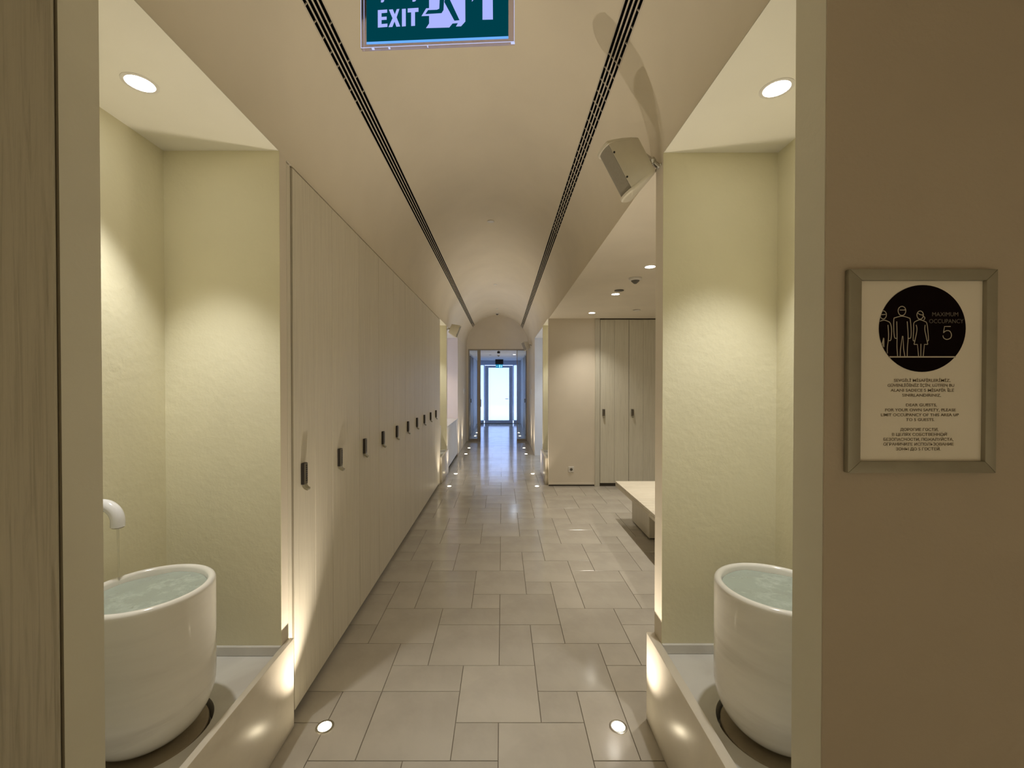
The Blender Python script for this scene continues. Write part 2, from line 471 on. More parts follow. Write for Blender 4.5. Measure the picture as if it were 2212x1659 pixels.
# side rooms further on
struct('wall_right_side_room_end', B((XR, 2.6, Y_S2 - 0.02, Y_S2 + 0.06, 0, ZS + 0.1)), 'white')
struct('wall_right_side_room', B((2.5, 2.6, Y_N2F, Y_S2, 0, ZS + 0.1)), 'white')
struct('ceiling_right_side_room', B((XR, 2.6, Y_N2F, Y_S2 + 0.06, Z_ALC, ZS + 0.1)), 'white')
struct('wall_left_side_room_end', B((-2.0, XL, Y_S2 + 0.02, Y_S2 + 0.1, 0, ZS + 0.1)), 'pink')
struct('wall_left_side_room', B((-2.1, -2.0, Y_N2F, Y_S2 + 0.1, 0, ZS + 0.1)), 'pink')
struct('ceiling_left_side_room', B((-2.1, XL, Y_N2F + 0.02, Y_S2 + 0.1, Z_ALC, ZS + 0.1)), 'white')
struct('wall_right_pier', B((XR, XR + 0.3, Y_S2 + 0.06, Y_END, 0, ZS + 0.1)), 'wall')
struct('wall_left_pier', B((XL - 0.3, XL, Y_S2 + 0.1, Y_END, 0, ZS + 0.1)), 'wall')

# ------------------------------------------------------------------ vault with two slots for air
def arc_pt(deg, r=RV): return (XC + r * math.cos(math.radians(deg)), ZS + r * math.sin(math.radians(deg)))
SL_L = (180 - 37.3, 180 - 43.4)      # left slot, from outer to inner edge
SL_R = (41.5, 35.0)
def arcs(a, b, n): return [arc_pt(a + (b - a) * i / n) for i in range(n + 1)]
bm = bmesh.new()
top = 3.75
prism(bm, arcs(180, SL_L[0], 14) + [(arc_pt(SL_L[0], RV + 0.10)), (XC - 1.05, top), (XL - 0.55, top), (XL - 0.55, ZS + 0.1), (XL - 0.006, ZS + 0.1)], 'y', Y1, Y_END)
struct('ceiling_vault_left', bm, 'vault', smooth=True)
bm = bmesh.new()
prism(bm, arcs(SL_L[1], SL_R[0], 40) + [arc_pt(SL_R[0], RV + 0.10), (XC + 0.7, top), (XC - 0.7, top), arc_pt(SL_L[1], RV + 0.10)], 'y', Y1, Y_END)
struct('ceiling_vault_crown', bm, 'vault', smooth=True)
bm = bmesh.new()
prism(bm, arcs(SL_R[1], 0, 14) + [(XR + 0.006, ZS + 0.1), (XR + 0.55, ZS + 0.1), (XR + 0.55, top), (XC + 1.05, top), arc_pt(SL_R[1], RV + 0.10)], 'y', Y1, Y_END)
struct('ceiling_vault_right', bm, 'vault', smooth=True)

def diffuser(a_out, a_in, label, spacer_rows):
    t = thing('slot_diffuser', label, 'air vent', (0, Y1, 0), 'linear slot diffusers in the vault')
    L = Y_END - Y1
    def P(d, r): 
        x, z = arc_pt(d, r); return (x, z)
    sgn = 1 if a_in > a_out else -1
    span = abs(a_in - a_out)
    bm = bmesh.new()
    e = 0.02 * sgn
    prism(bm, [P(a_out + e, RV + 0.088), P(a_in - e, RV + 0.088), P(a_in - e, RV + 0.098), P(a_out + e, RV + 0.098)], 'y', 0, L)
    for q, k in ((a_out, 1), (a_in, -1)):
        prism(bm, [P(q + e * k, RV + 0.012), P(q + e * k + 0.15 * sgn * k, RV + 0.012), P(q + e * k + 0.15 * sgn * k, RV + 0.09), P(q + e * k, RV + 0.09)], 'y', 0, L)
    ch = obj('duct_channel', bm, 'black', t)
    bw = span * 0.068
    for i in range(5):
        c = a_out + sgn * (bw / 2 + (span - bw) * i / 4)
        w = bw / 2
        bm = bmesh.new()
        prism(bm, [P(c - w, RV - 0.001), P(c + w, RV - 0.001), P(c + w, RV + 0.003), P(c - w, RV + 0.003)], 'y', 0, L)
        obj('bar', bm, 'bar', t)
    bm = bmesh.new()
    for (ya, yb, step, cols) in spacer_rows:
        y = ya
        while y < yb:
            for i in cols:
                c0 = a_out + sgn * (bw + (span - bw) * i / 4); c1 = a_out + sgn * ((span - bw) * (i + 1) / 4)
                prism(bm, [P(c0, RV + 0.006), P(c1, RV + 0.006), P(c1, RV + 0.011), P(c0, RV + 0.011)], 'y', y - Y1, y - Y1 + 0.0045)
            y += step
    o = obj('spacer', bm, 'bar', t); o['kind'] = 'stuff'
    return t
diffuser(SL_L[0], SL_L[1], 'long four-slot air diffuser on the locker side of the vault', [(1.75, 2.5, 0.085, (0,)), (1.9, 2.4, 0.11, (3,))])
diffuser(SL_R[1], SL_R[0], 'long four-slot air diffuser on the bench side of the vault', [(2.05, 4.4, 0.085, (0, 1, 2, 3)), (1.75, 2.05, 0.085, (0,))])

# end wall: lunette over the glass screen
bm = bmesh.new()
prism(bm, [arc_pt(180 - 4.5 * i, RV + 0.12) for i in range(41)] + [(XR + 0.12, 2.535), (XL - 0.12, 2.535)], 'y', Y_END, Y_END + 0.08)
struct('wall_end_lunette', bm, 'wall')
struct('wall_end_left', B((XL - 0.3, -0.936, Y_END, Y_END + 0.08, 0, 2.535)), 'wall')
struct('wall_end_right', B((0.685, XR + 0.3, Y_END, Y_END + 0.08, 0, 2.535)), 'wall')

# ------------------------------------------------------------------ vestibule behind the glass
VX0, VX1, VZ = -1.0, 0.735, 2.50
struct('ceiling_vestibule', B((VX0 - 0.2, VX1 + 0.2, Y_END + 0.08, Y_DOOR + 0.1, VZ, VZ + 0.15)), 'vest')
struct('wall_vestibule_left', B((VX0 - 0.1, VX0, Y_END + 0.08, Y_DOOR, 0, VZ)), 'vest')
struct('wall_vestibule_right', B((VX1, VX1 + 0.1, Y_END + 0.08, Y_DOOR, 0, VZ)), 'vest')
for n, (xa, xb) in enumerate(((VX0, VX0 + 0.03), (VX1 - 0.03, VX1))):
    d = struct('door_%d' % (n + 2), B((xa, xb, 12.9, 14.25, 0, 2.44)), 'door_dark')
    xk = xb if n == 0 else xa
    obj('door_handle', B((xk - 0.02, xk + 0.02, 13.0, 13.03, 1.0, 1.12)), 'key', d)
# outer door with side lights
bx_ = 0.01837
fr = bmesh.new()
YD = Y_DOOR
for b in ((VX0, -0.862, 0, VZ), (0.59, VX1, 0, VZ), (-0.862, 0.59, 2.32, VZ), (-0.73, -0.70, 0.12, 2.32), (0.425, 0.455, 0.12, 2.32), (-0.862, -0.73, 0.0, 0.13), (0.455, 0.59, 0.0, 0.13)):
    box(fr, b[0], b[1], YD, YD + 0.08, b[2], b[3])
d1 = struct('door_1', fr, 'blue_frame')
leaf = bmesh.new()
for b in ((-0.695, -0.55, 0.01, 2.30), (0.275, 0.42, 0.01, 2.30), (-0.55, 0.275, 2.22, 2.30), (-0.55, 0.275, 0.01, 0.13)):
    box(leaf, b[0], b[1], YD + 0.01, YD + 0.06, b[2], b[3])
obj('door_leaf', leaf, 'blue_frame', d1)
obj('pane', B((-0.55, 0.275, YD + 0.03, YD + 0.04, 0.13, 2.22)), 'frost', d1)
obj('pane', B((-0.862, -0.73, YD + 0.03, YD + 0.04, 0.13, 2.32)), 'frost', d1)
obj('pane', B((0.455, 0.59, YD + 0.03, YD + 0.04, 0.13, 2.32)), 'frost', d1)
bm = bmesh.new(); tube(bm, [(0.23, YD + 0.0, 0.98), (0.23, YD - 0.04, 0.98), (0.12, YD - 0.04, 0.98)], 0.012, 8)
obj('door_handle', bm, 'chrome', d1)
obj('door_threshold', B((-0.95, 0.66, YD - 0.01, YD + 0.08, 0.0, 0.012)), 'dark', d1)
# terrace outside; overhead slab and far wall added only to tint the door glass
struct('floor_terrace', B((-8, 8, YD + 0.1, YD + 16, -0.14, -0.02)), 'ground')
struct('wall_added_glass_tint', B((-9, 9, YD + 15.2, YD + 15.5, -0.02, 6.0)), 'glass_tint')  # added wall, gives the upper door glass its lavender tone
struct('ceiling_added_glass_tint', B((-3.0, 2.8, YD + 0.1, YD + 2.4, 2.7, 2.85)), 'glass_tint')  # added slab, shapes the light gradient in the door glass

# glass screen at the end of the corridor
gs = thing('glass_screen', 'taupe framed glass screen with open doorway at corridor end', 'glass screen', (0, Y_END, 0))
obj('left_frame', B((-0.936, -0.905, 0.0, 0.07, 0, 2.535)), 'frame_brown', gs).name = 'frame_post'
obj('frame_post', B((-0.685, -0.60, 0.0, 0.08, 0, 2.50)), 'frame_brown', gs)
obj('frame_post', B((0.40, 0.416, 0.01, 0.05, 0, 2.50)), 'frame_brown', gs)
obj('frame_post', B((0.655, 0.685, 0.0, 0.07, 0, 2.535)), 'frame_brown', gs)
obj('frame_head', B((-0.905, 0.655, 0.0, 0.06, 2.50, 2.535)), 'frame_brown', gs)
obj('bottom_rail', B((-0.905, -0.685, 0.01, 0.06, 0.0, 0.06)), 'frame_brown', gs)
obj('bottom_rail', B((0.416, 0.655, 0.01, 0.06, 0.0, 0.06)), 'frame_brown', gs)
obj('pane', B((-0.905, -0.685, 0.03, 0.04, 0.06, 2.50)), 'glass', gs)
obj('pane', B((0.416, 0.655, 0.03, 0.04, 0.06, 2.50)), 'glass', gs)
bm = bmesh.new(); tube(bm, [(-0.59, -0.03, 0.95), (-0.59, -0.03, 1.15)], 0.012, 8)
obj('pull_handle', bm, 'chrome', gs)

# ------------------------------------------------------------------ plinths, basins, taps
def plinth(side, y0, y1, yf, label):
    s = -1 if side == 'left' else 1
    xin = XL if s < 0 else XR; bx = BX_L if s < 0 else BX_R
    xf = xin - s * (0.026 if s < 0 else 0.038)
    t = thing('basin_plinth', label, 'plinth', (0, 0, 0), 'marble plinths under the basins')
    a, b = sorted((xf, xin))
    bm = bevel(B((a, b, y0, yf, 0.0, 0.412)), 0.004, 2)
    obj('front_slab', bm, 'plinth', t, True)
    cx, cy = BASIN[(side, y0 > 3)]
    # tray with a round hole
    R, N, zt, zb = 0.187, 64, 0.372, 0.30
    xa, xb = sorted((xin, bx))
    bm = bmesh.new()
    def onrect(ang):
        c, s_ = math.cos(ang), math.sin(ang)
        k = min([((xb - cx) / c if c > 1e-9 else (xa - cx) / c if c < -1e-9 else 1e9), ((y1 - cy) / s_ if s_ > 1e-9 else (y0 - cy) / s_ if s_ < -1e-9 else 1e9)])
        return cx + c * k, cy + s_ * k
    angs = sorted([2 * PI * k / N for k in range(N)] + [math.atan2(yy - cy, xx - cx) % (2 * PI) for xx in (xa, xb) for yy in (y0, y1)])
    inn = [bm.verts.new((cx + R * math.cos(q), cy + R * math.sin(q), zt)) for q in angs]
    out = [bm.verts.new((*onrect(q), zt)) for q in angs]
    low = [bm.verts.new((cx + R * math.cos(q), cy + R * math.sin(q), zb)) for q in angs]
    n = len(angs)
    for k in range(n):
        j = (k + 1) % n
        bm.faces.new((inn[k], out[k], out[j], inn[j])); bm.faces.new((low[k], inn[k], inn[j], low[j]))
    bm.faces.new(low)
    obj('tray', bm, 'tray', t)
    bm = B((xa, xb, y1 - 0.013, y1, zt, zt + 0.042)); bevel(bm, 0.002, 1)
    obj('skirting', bm, 'tray', t)
    w = bx - s * 0.013
    bm = B((min(w, bx), max(w, bx), y0, y1 - 0.013, zt, zt + 0.042)); bevel(bm, 0.002, 1)
    obj('skirting', bm, 'tray', t)
    return t
BASIN = {('left', False): (-1.225, 1.455), ('right', False): (0.955, 1.465), ('left', True): (-1.225, 7.07), ('right', True): (0.965, 7.03)}

def basin(cx, cy, label, seed):
    t = thing('stone_basin', label, 'basin', (cx, cy, 0.30), 'marble bowl basins')
    R = 0.195
    bm = bmesh.new()
    lathe(bm, [(0, 0.002), (0.165, 0.002), (0.172, 0.006), (0.172, 0.060), (0.168, 0.064), (0, 0.064)], 56)
    obj('base_disc', bm, 'base_ring', t, True)
    prof = [(0, 0.072)]
    for a in range(0, 91, 10):
        prof.append((0.085 + (R - 0.085) * math.sin(math.radians(a)), 0.072 + 0.16 * (1 - math.cos(math.radians(a)))))
    prof += [(R, 0.30), (R, 0.45), (R, 0.560)]
    for a in range(15, 180, 15):
        prof.append((R - 0.013 + 0.013 * math.cos(math.radians(a)), 0.566 + 0.013 * math.sin(math.radians(a))))
    prof += [(R - 0.027, 0.55), (R - 0.028, 0.40), (R - 0.035, 0.26), (R - 0.07, 0.16), (0.07, 0.115), (0, 0.11)]
    bm = bmesh.new(); lathe(bm, prof, 72)
    bowl = obj('bowl', bm, 'marble', t, True)
    # rippled water surface
    rnd = random.Random(seed)
    bm = bmesh.new()
    waves = [(rnd.uniform(15, 60), rnd.uniform(0, 6.3), rnd.uniform(0, 6.3)) for _ in range(7)]
    RW = R - 0.0275
    def h(x, y):
        z = 0.556
        for k, th, ph in waves: z += 0.0009 * math.sin(k * (x * math.cos(th) + y * math.sin(th)) + ph)
        return z
    rings = [[bm.verts.new((0, 0, h(0, 0)))]]
    for i in range(1, 15):
        r = RW * i / 14
        rings.append([bm.verts.new((r * math.cos(2 * PI * k / 56), r * math.sin(2 * PI * k / 56), h(r * math.cos(2 * PI * k / 56), r * math.sin(2 * PI * k / 56)))) for k in range(56)])
    for k in range(56): bm.faces.new((rings[0][0], rings[1][k], rings[1][(k + 1) % 56]))
    for a, b in zip(rings[1:], rings[2:]):
        for k in range(56): bm.faces.new((a[k], b[k], b[(k + 1) % 56], a[(k + 1) % 56]))
    w = obj('water', bm, 'water', t, True); w['label'] = 'pale green bubbling water'
    # bubbles
    bm = bmesh.new()
    for _ in range(46):
        q, r = rnd.uniform(0, 2 * PI), RW * 0.94 * math.sqrt(rnd.random())
        x, y = r * math.cos(q), r * math.sin(q); rr = rnd.uniform(0.0012, 0.0034)
        lathe(bm, [(rr, -0.0003), (rr * 0.8, rr * 0.5), (0, rr * 0.8)], 8, (x, y, h(x, y)))
    b = obj('bubbles', bm, 'stream', w, True); b['kind'] = 'stuff'
    return t
plinth('left', Y1, YN_L, YF_L, 'cream marble plinth under the basin on the locker side, nearest the viewer')
plinth('right', Y1, YN_R, YF_R, 'cream marble plinth under the basin below the wall speaker, nearest the viewer')
plinth('left', Y_N2A + 0.07, Y_N2B + 0.02, Y_N2F + 0.02, 'distant pale plinth past the end of the locker row')
plinth('right', Y_N2A, Y_N2B, Y_N2F, 'distant pale plinth past the wall with the socket')
basin(*BASIN[('left', False)], 'round white marble basin full of water under the white spout', 3)
basin(*BASIN[('right', False)], 'round white marble basin of bubbling water beside the occupancy notice wall', 5)
basin(*BASIN[('left', True)], 'distant marble basin just past the end of the locker row', 8)
basin(*BASIN[('right', True)], 'distant marble basin in the niche past the wall with the socket', 9)

# tap: white spout out of the niche's back wall, and its thin stream
SPY, SPX = 1.52, -1.365
tp = thing('water_spout', 'white curved water spout over the basin on the locker side', 'tap', (BX_L, SPY, 1.143))
bm = bmesh.new()
pts = [(0.0, 0, 0.0), (0.05, 0, 0.0)]
for a in range(10, 91, 10):
    pts.append((0.05 + 0.058 * math.sin(math.radians(a)), 0, -0.058 * (1 - math.cos(math.radians(a)))))
pts.append((0.108, 0, -0.078))
tube(bm, pts, 0.021, 24)
obj('spout', bm, 'ceramic', tp, True)
bm = bmesh.new(); lathe(bm, [(0.030, 0), (0.030, 0.006), (0.0215, 0.008)], 24)
bmesh.ops.rotate(bm, verts=bm.verts, cent=(0, 0, 0), matrix=Matrix.Rotation(PI / 2, 3, 'Y'))
obj('wall_flange', bm, 'ceramic', tp, True)
bm = bmesh.new(); lathe(bm, [(0.0, -0.083), (0.0165, -0.083), (0.0185, -0.081), (0.0185, -0.077)], 24, (0.108, 0, 0))
obj('aerator', bm, 'chrome', tp, True)
bm = bmesh.new()
tube(bm, [(BX_L + 0.108, SPY, 1.06), (BX_L + 0.109, SPY, 0.98), (BX_L + 0.110, SPY, 0.90), (BX_L + 0.111, SPY, 0.856)], [0.003, 0.0022, 0.002, 0.003], 12)
tag(obj('water_stream', bm, 'stream', None, True), 'thin clear stream of water falling from the white spout', 'water')

# ------------------------------------------------------------------ lamps
def downlight(name, x, y, z, label, group, power, color, angle, blend, r=0.042, up=False, lens='lens', direction=None, rad=0.03):
    t = thing(name, label, 'uplight' if up else 'downlight', (x, y, z), group)
    s = 1 if up else -1
    bm = bmesh.new()
    lathe(bm, [(r, 0.0), (r, s * 0.002), (r + 0.006, s * 0.003), (r + 0.011, s * 0.0015), (r + 0.011, 0)], 36)
    obj('trim_ring', bm, 'chrome' if up else 'plastic', t, True)
    bm = bmesh.new(); lathe(bm, [(0, s * 0.0015), (r, s * 0.0015)], 36)
    obj('lens', bm, lens, t)
    spot(t, (0, 0, s * 0.012), direction or (0, 0, s), power, color, angle, blend, rad)
    return t
G = 'small round downlights'
downlight('downlight', -1.239, 1.456, ZS, 'downlight in the niche ceiling above the basin with the white spout', G, P_NICHE, C_NICHE, 72, 0.6)
downlight('downlight', 0.955, 1.481, ZS, 'downlight in the niche ceiling above the basin beside the notice wall', G, P_NICHE, C_NICHE, 72, 0.6)
downlight('downlight', -1.239, 7.07, ZS, 'hidden downlight in the niche past the locker row', G, P_NICHE * 0.8, C_NICHE, 72, 0.6)
downlight('downlight', 0.955, 7.03, ZS, 'hidden downlight in the niche past the socket wall', G, P_NICHE * 0.8, C_NICHE, 72, 0.6)
for y, lab in ((2.5, 'downlight over the near end of the bench, behind the column'), (3.64, 'alcove downlight nearest the column, in front of the smoke detector'),
               (4.75, 'middle alcove downlight just behind the dark ceiling disc'), (6.0, 'alcove downlight closest to the far lockers')):
    downlight('downlight', 1.27, y, Z_ALC, lab, G, P_ALC, C_ALC, 106, 1.0)
for y in (3.64, 4.75):
    downlight('downlight', 2.7, y, Z_ALC, 'alcove downlight out of view behind the column, %s' % ('nearer one' if y < 4 else 'farther one'), G, P_ALC, C_ALC, 106, 1.0)
downlight('downlight', 1.4, 8.45, Z_ALC, 'downlight in the far side room on the bench side', G, P_SIDE * 1.3, (0.95, 0.97, 1.0), 110, 0.6)
downlight('downlight', -1.45, 8.45, Z_ALC, 'downlight over the vanity counter', G, P_SIDE * 1.3, (1.0, 0.86, 0.70), 110, 0.6)
downlight('downlight', 0.38, 13.3, VZ, 'added cool fill light in the vestibule behind the glass screen', G, 26.0, (0.42, 0.64, 1.0), 165, 0.8, rad=0.16)  # lamp added to brighten the vestibule with a daylight blue
downlight('downlight', 1.5, -2.0, 2.75, 'added unseen fill light behind the viewer, on the notice side', G, P_FILL, C_FILL, 95, 1.0)  # unseen lamp added so its bounce lifts the front walls
downlight('downlight', -1.5, -2.0, 2.75, 'added unseen fill light behind the viewer, on the oak panel side', G, P_FILL, C_FILL, 95, 1.0)  # second added fill lamp, mirrored to the panel side
GU = 'round uplights set in the floor'
UL, UR = -0.817, 0.534
ups = [(1.93, 'nearest the viewer'), (6.50, 'first of the distant pair'), (7.40, 'second of the distant pair'),
       (9.49, 'third counting from the locker end'), (10.38, 'last before the glass screen'), (12.77, 'behind the glass screen, nearer one'), (13.6, 'behind the glass screen, farther one')]
for y, w in ups:
    for x, sd in ((UL, 'locker side'), (UR, 'bench side')):
        p = P_UP * (0.3 if y > 12 else 0.45 if y > 3 else 1.0)
        downlight('floor_uplight', x, y, 0.0012, 'glowing floor uplight on the %s, %s' % (sd, w), GU, p, C_UP, 86, 1.0, 0.030, True, 'lens_warm', rad=0.010)

# ------------------------------------------------------------------ lockers along the left wall
XD = XL + 0.003               # door face
def make_lock(parent, s, lock_loc, axis):
    """keypad lock: box with two columns of keys and a curved lever. axis 'x': sticks out along +x, 'y': sticks out along -y"""
    lk = obj('lock', bevel(B((0, 0.016, 0, 0.036, -0.105, 0)), 0.002, 1), 'lock_dark', parent)
    lk.location = lock_loc
    if axis == 'y': lk.rotation_euler = (0, 0, -PI / 2)
    bm = B((0.016, 0.0185, 0.001, 0.035, -0.104, -0.001))
    obj('face_plate', bevel(bm, 0.001, 1), 'lock_face', lk)
    bm = bmesh.new()
    for r in range(8):
        box(bm, 0.0185, 0.0198, 0.017, 0.030, -0.016 - r * 0.0105, -0.0105 - r * 0.0105)
    obj('keypad', bm, 'key', lk)
    prof = []
    R = 0.030
    for a in range(0, 76, 15):
        prof.append((0.004 + R * (1 - math.cos(math.radians(a))) * 1.2, -0.104 - R * math.sin(math.radians(a))))
    inner = []
    for a in range(75, -1, -15):
        inner.append((0.0175 + (R - 0.012) * (1 - math.cos(math.radians(a))) * 1.2, -0.104 - (R - 0.010) * math.sin(math.radians(a))))
    bm = bmesh.new(); prism(bm, prof + inner, 'y', 0.003, 0.033)
    obj('lever', bm, 'lock_lever', lk)
    return lk
def make_locker(y):
    t = thing('locker', '', 'locker', (0, y, 0), 'tall lockers along the corridor')
    obj('body', B((-1.47, XD - 0.022, 0.004, LW - 0.004, 0.04, 2.585)), 'locker', t)
    d = obj('door', B((XD - 0.022, XD - 0.004, 0.003, LW - 0.003, 0.036, 2.588)), 'locker', t)
    h = LW / 2
    for a, b in ((0.0025, h - 0.0006), (h + 0.0006, LW - 0.0025)):
        bm = B((XD - 0.018, XD, a, b, 0.034, 2.590)); 
        obj('plank', bevel(bm, 0.0012, 1), 'locker', d)
    make_lock(t, 1, (XD, 0.07, 1.192), 'x')
    return t
ORD = ['first', 'second', 'third', 'fourth', 'fifth', 'sixth', 'seventh', 'eighth', 'ninth', 'tenth']
l0 = make_locker(Y_LOCK0)
for k in range(NL):
    o = l0 if k == 0 else dup(l0)
    o.location = (0, Y_LOCK0 + k * LW, 0)
    o['label'] = '%s tall limed oak locker door from the near end of the corridor row' % ORD[k]
fb = thing('locker_end_frame', 'slim oak end frame beside the first corridor locker', 'frame', (0, 0, 0), 'locker end frames')
obj('stile', bevel(B((-1.4, XD - 0.006, YF_L + 0.008, Y_LOCK0 - 0.008, 0.0, 2.592)), 0.0012, 1), 'locker', fb)
fb2 = thing('locker_end_frame', 'slim oak end frame after the last corridor locker', 'frame', (0, 0, 0), 'locker end frames')
obj('stile', bevel(B((-1.4, XD - 0.002, Y_LOCK1 + 0.004, Y_LOCK1 + 0.07, 0.0, 2.592)), 0.0012, 1), 'locker', fb2)
struct('baseboard_left', B((-1.45, XD - 0.03, Y_LOCK0, Y_LOCK1, 0.0, 0.034)), 'dark')

# lockers across the end of the alcove
AX0, AW = 1.505, 0.443
YA = Y_ALC - 0.012
def make_alc_locker(x):
    t = thing('alcove_locker', '', 'locker', (x, 0, 0), 'lockers at the end of the alcove')
    d = obj('door', B((0.003, AW - 0.003, YA + 0.004, Y_ALC - 0.001, 0.05, 2.57)), 'locker_far', t)
    h = AW / 2
    for a, b in ((0.003, h - 0.001), (h + 0.001, AW - 0.003)):
        obj('plank', bevel(B((a, b, YA - 0.012, YA + 0.004, 0.05, 2.562)), 0.0015, 1), 'locker_far', d)
    make_lock(t, 1, (0.036, YA - 0.012, 1.19), 'y')
    return t
a0 = make_alc_locker(AX0)
for k in range(4):
    o = a0 if k == 0 else dup(a0)
    o.location = (AX0 + k * AW, 0, 0)
    o['label'] = ['grey oak alcove locker next to the socket wall', 'second grey oak alcove locker, behind the bench corner',
                  'third alcove locker, hidden behind the column', 'fourth alcove locker, hidden behind the column'][k]
af = obj('locker_stile', B((1.43, AX0 - 0.004, YA - 0.014, Y_ALC, 0, 2.575)), 'locker_far')
tag(af, 'narrow grey oak stile between socket wall and alcove lockers', 'frame')
struct('trim_alcove_locker_base', B((AX0, AX0 + 4 * AW, YA, Y_ALC, 0.0, 0.05)), 'dark')
struct('trim_alcove_locker_top', B((AX0, AX0 + 4 * AW, YA + 0.004, Y_ALC, 2.57, 2.585)), 'dark')

# ------------------------------------------------------------------ bench
BZ, BXa, BXb, BYa, BYb = 0.45, 1.315, 2.10, 2.50, 4.90
bn = thing('slatted_bench', 'low pale oak slatted bench in the alcove behind the column', 'bench', (BXa, BYa, 0))
n = 29; st = (BYb - BYa) / n
sm = None
for k in range(n):
    bm = bevel(B((0, BXb - BXa, k * st + 0.003, (k + 1) * st - 0.003, BZ - 0.028, BZ)), 0.002, 1)
    obj('slat', bm, 'bench', bn)
for x in (0.0, BXb - BXa - 0.03):
    obj('side_rail', B((x, x + 0.03, 0.0, BYb - BYa, BZ - 0.06, BZ - 0.029)), 'bench', bn)
for ya in (0.10, BYb - BYa - 0.63):
    lg = obj('leg', B((0.175, BXb - BXa - 0.175, ya, ya + 0.57, 0.014, BZ - 0.029)), 'locker', bn)
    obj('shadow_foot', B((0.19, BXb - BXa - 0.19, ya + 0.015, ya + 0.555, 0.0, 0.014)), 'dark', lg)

# ------------------------------------------------------------------ vanity counter in the far side room
vn = thing('vanity_counter', 'pale vanity counter in the far side room on the locker side', 'counter', (0, 0, 0))
obj('top', bevel(B((-1.55, XL + 0.005, Y_N2F + 0.03, Y_S2 + 0.018, 0.78, 0.818)), 0.003, 1), 'tray', vn)
obj('cabinet_front', B((-1.5, XL - 0.004, Y_N2F + 0.04, Y_S2 + 0.018, 0.05, 0.78)), 'white', vn)
obj('toe_kick', B((-1.5, XL - 0.02, Y_N2F + 0.04, Y_S2 + 0.018, 0.0, 0.05)), 'dark', vn)

# ------------------------------------------------------------------ loudspeakers
def speaker(name, mount, Fv, Av, label, L=0.235, swing=(0, 0, 0), armlen=0.07):
    """mount: point on the wall; Fv: where the grille faces; Av: the long axis (towards the top)"""
    t = thing(name, label, 'loudspeaker', mount, 'wall loudspeakers')
    Fv = Vector(Fv).normalized(); Av = Vector(Av); Av = (Av - Fv * Av.dot(Fv)).normalized(); Sv = Av.cross(Fv)
    rear = Vector(swing)
    def P(f, s, a): return rear + Fv * f + Sv * s + Av * (a * (0.70 + 0.30 * min(1.0, max(0.0, f) / 0.135)))
    # plan of the shell: narrow at the back, widest where the grille starts
    half = [(0.0, 0.012), (0.03, 0.034), (0.07, 0.056), (0.115, 0.072), (0.135, 0.075)]
    ring = [(f, -s) for f, s in half] + [(f, s) for f, s in reversed(half)]
    def loft(bm, levels):
        rs = [[bm.verts.new(P(f * k + off, s * k, a)) for f, s in ring2] for (a, k, off, ring2) in levels]
        n = len(rs[0])
        for r0, r1 in zip(rs, rs[1:]):
            for i in range(n): bm.faces.new((r0[i], r0[(i + 1) % n], r1[(i + 1) % n], r1[i]))
        bm.faces.new(rs[0][::-1]); bm.faces.new(rs[-1])
    bm = bmesh.new()
    h = L / 2
    loft(bm, [(-h, 0.93, 0.004, ring), (-h + 0.01, 1.0, 0, ring), (h - 0.01, 1.0, 0, ring), (h, 0.93, 0.004, ring)])
    body = obj('shell', bm, 'speaker', t, True)
    # curved grille
    arc = [(0.137 + 0.038 * math.sin(PI * i / 10) ** 0.8, -0.068 + 0.136 * i / 10) for i in range(11)]
    gr = arc + [(0.130, 0.068), (0.130, -0.068)]
    bm = bmesh.new()
    loft(bm, [(-h + 0.012, 1.0, 0, gr), (h - 0.012, 1.0, 0, gr)])
    obj('grille', bm, 'grille', t, True)
    # end caps: leaf shaped plates that reach over the grille
    cap = [(f, -s * 1.02) for f, s in half] + [(0.142 + 0.042 * math.sin(PI * i / 10) ** 0.8, -0.075 + 0.150 * i / 10) for i in range(11)] + [(f, s * 1.02) for f, s in reversed(half)]
    for sgn in (-1, 1):
        bm = bmesh.new()
        lv = [(sgn * (h - 0.012), 1.0, 0, cap), (sgn * (h - 0.002), 1.0, 0, cap), (sgn * (h + 0.003), 0.94, 0.004, cap)]
        loft(bm, lv); obj('end_cap', bm, 'speaker', t, True)
    # seam strip with two screws on the shell's edge
    for sg in (-1, 1):
        for a in (-0.06, 0.065):
            bm = bmesh.new(); tube(bm, [P(0.131, sg * 0.073, a), P(0.131, sg * 0.0775, a)], 0.0045, 10)
            obj('screw', bm, 'key', body)
    # bracket: wall plate, knuckle, arm
    out = rear.normalized() if rear.length > 1e-4 else Fv
    bm = bmesh.new()
    tube(bm, [(0, 0, 0), tuple(out * 0.008)], 0.026, 18)
    br = obj('bracket', bm, 'chrome', t, True)
    bm = bmesh.new(); tube(bm, [tuple(out * 0.006), tuple(rear * 0.5), tuple(P(0.008, 0, 0))], [0.012, 0.010, 0.014], 12)
    obj('bracket_arm', bm, 'chrome', br, True)
    bm = bmesh.new(); lathe(bm, [(0, -0.017), (0.010, -0.014), (0.017, 0), (0.010, 0.014), (0, 0.017)], 14, tuple(rear * 0.55))
    obj('bracket_knuckle', bm, 'chrome', br, True)
    return t
speaker('loudspeaker', (XR, 1.935, 2.565), (-0.84, 0.22, -0.44), (-0.40, 0.0, 0.92), 'large cream loudspeaker on the column, nearest the viewer', 0.245, (-0.06, 0.0, 0.055))
speaker('loudspeaker', (XL, 7.50, 2.545), (0.86, 0.35, -0.35), (0.36, 0.0, 0.93), 'small distant loudspeaker past the locker row', 0.22, (0.06, 0, 0.02))
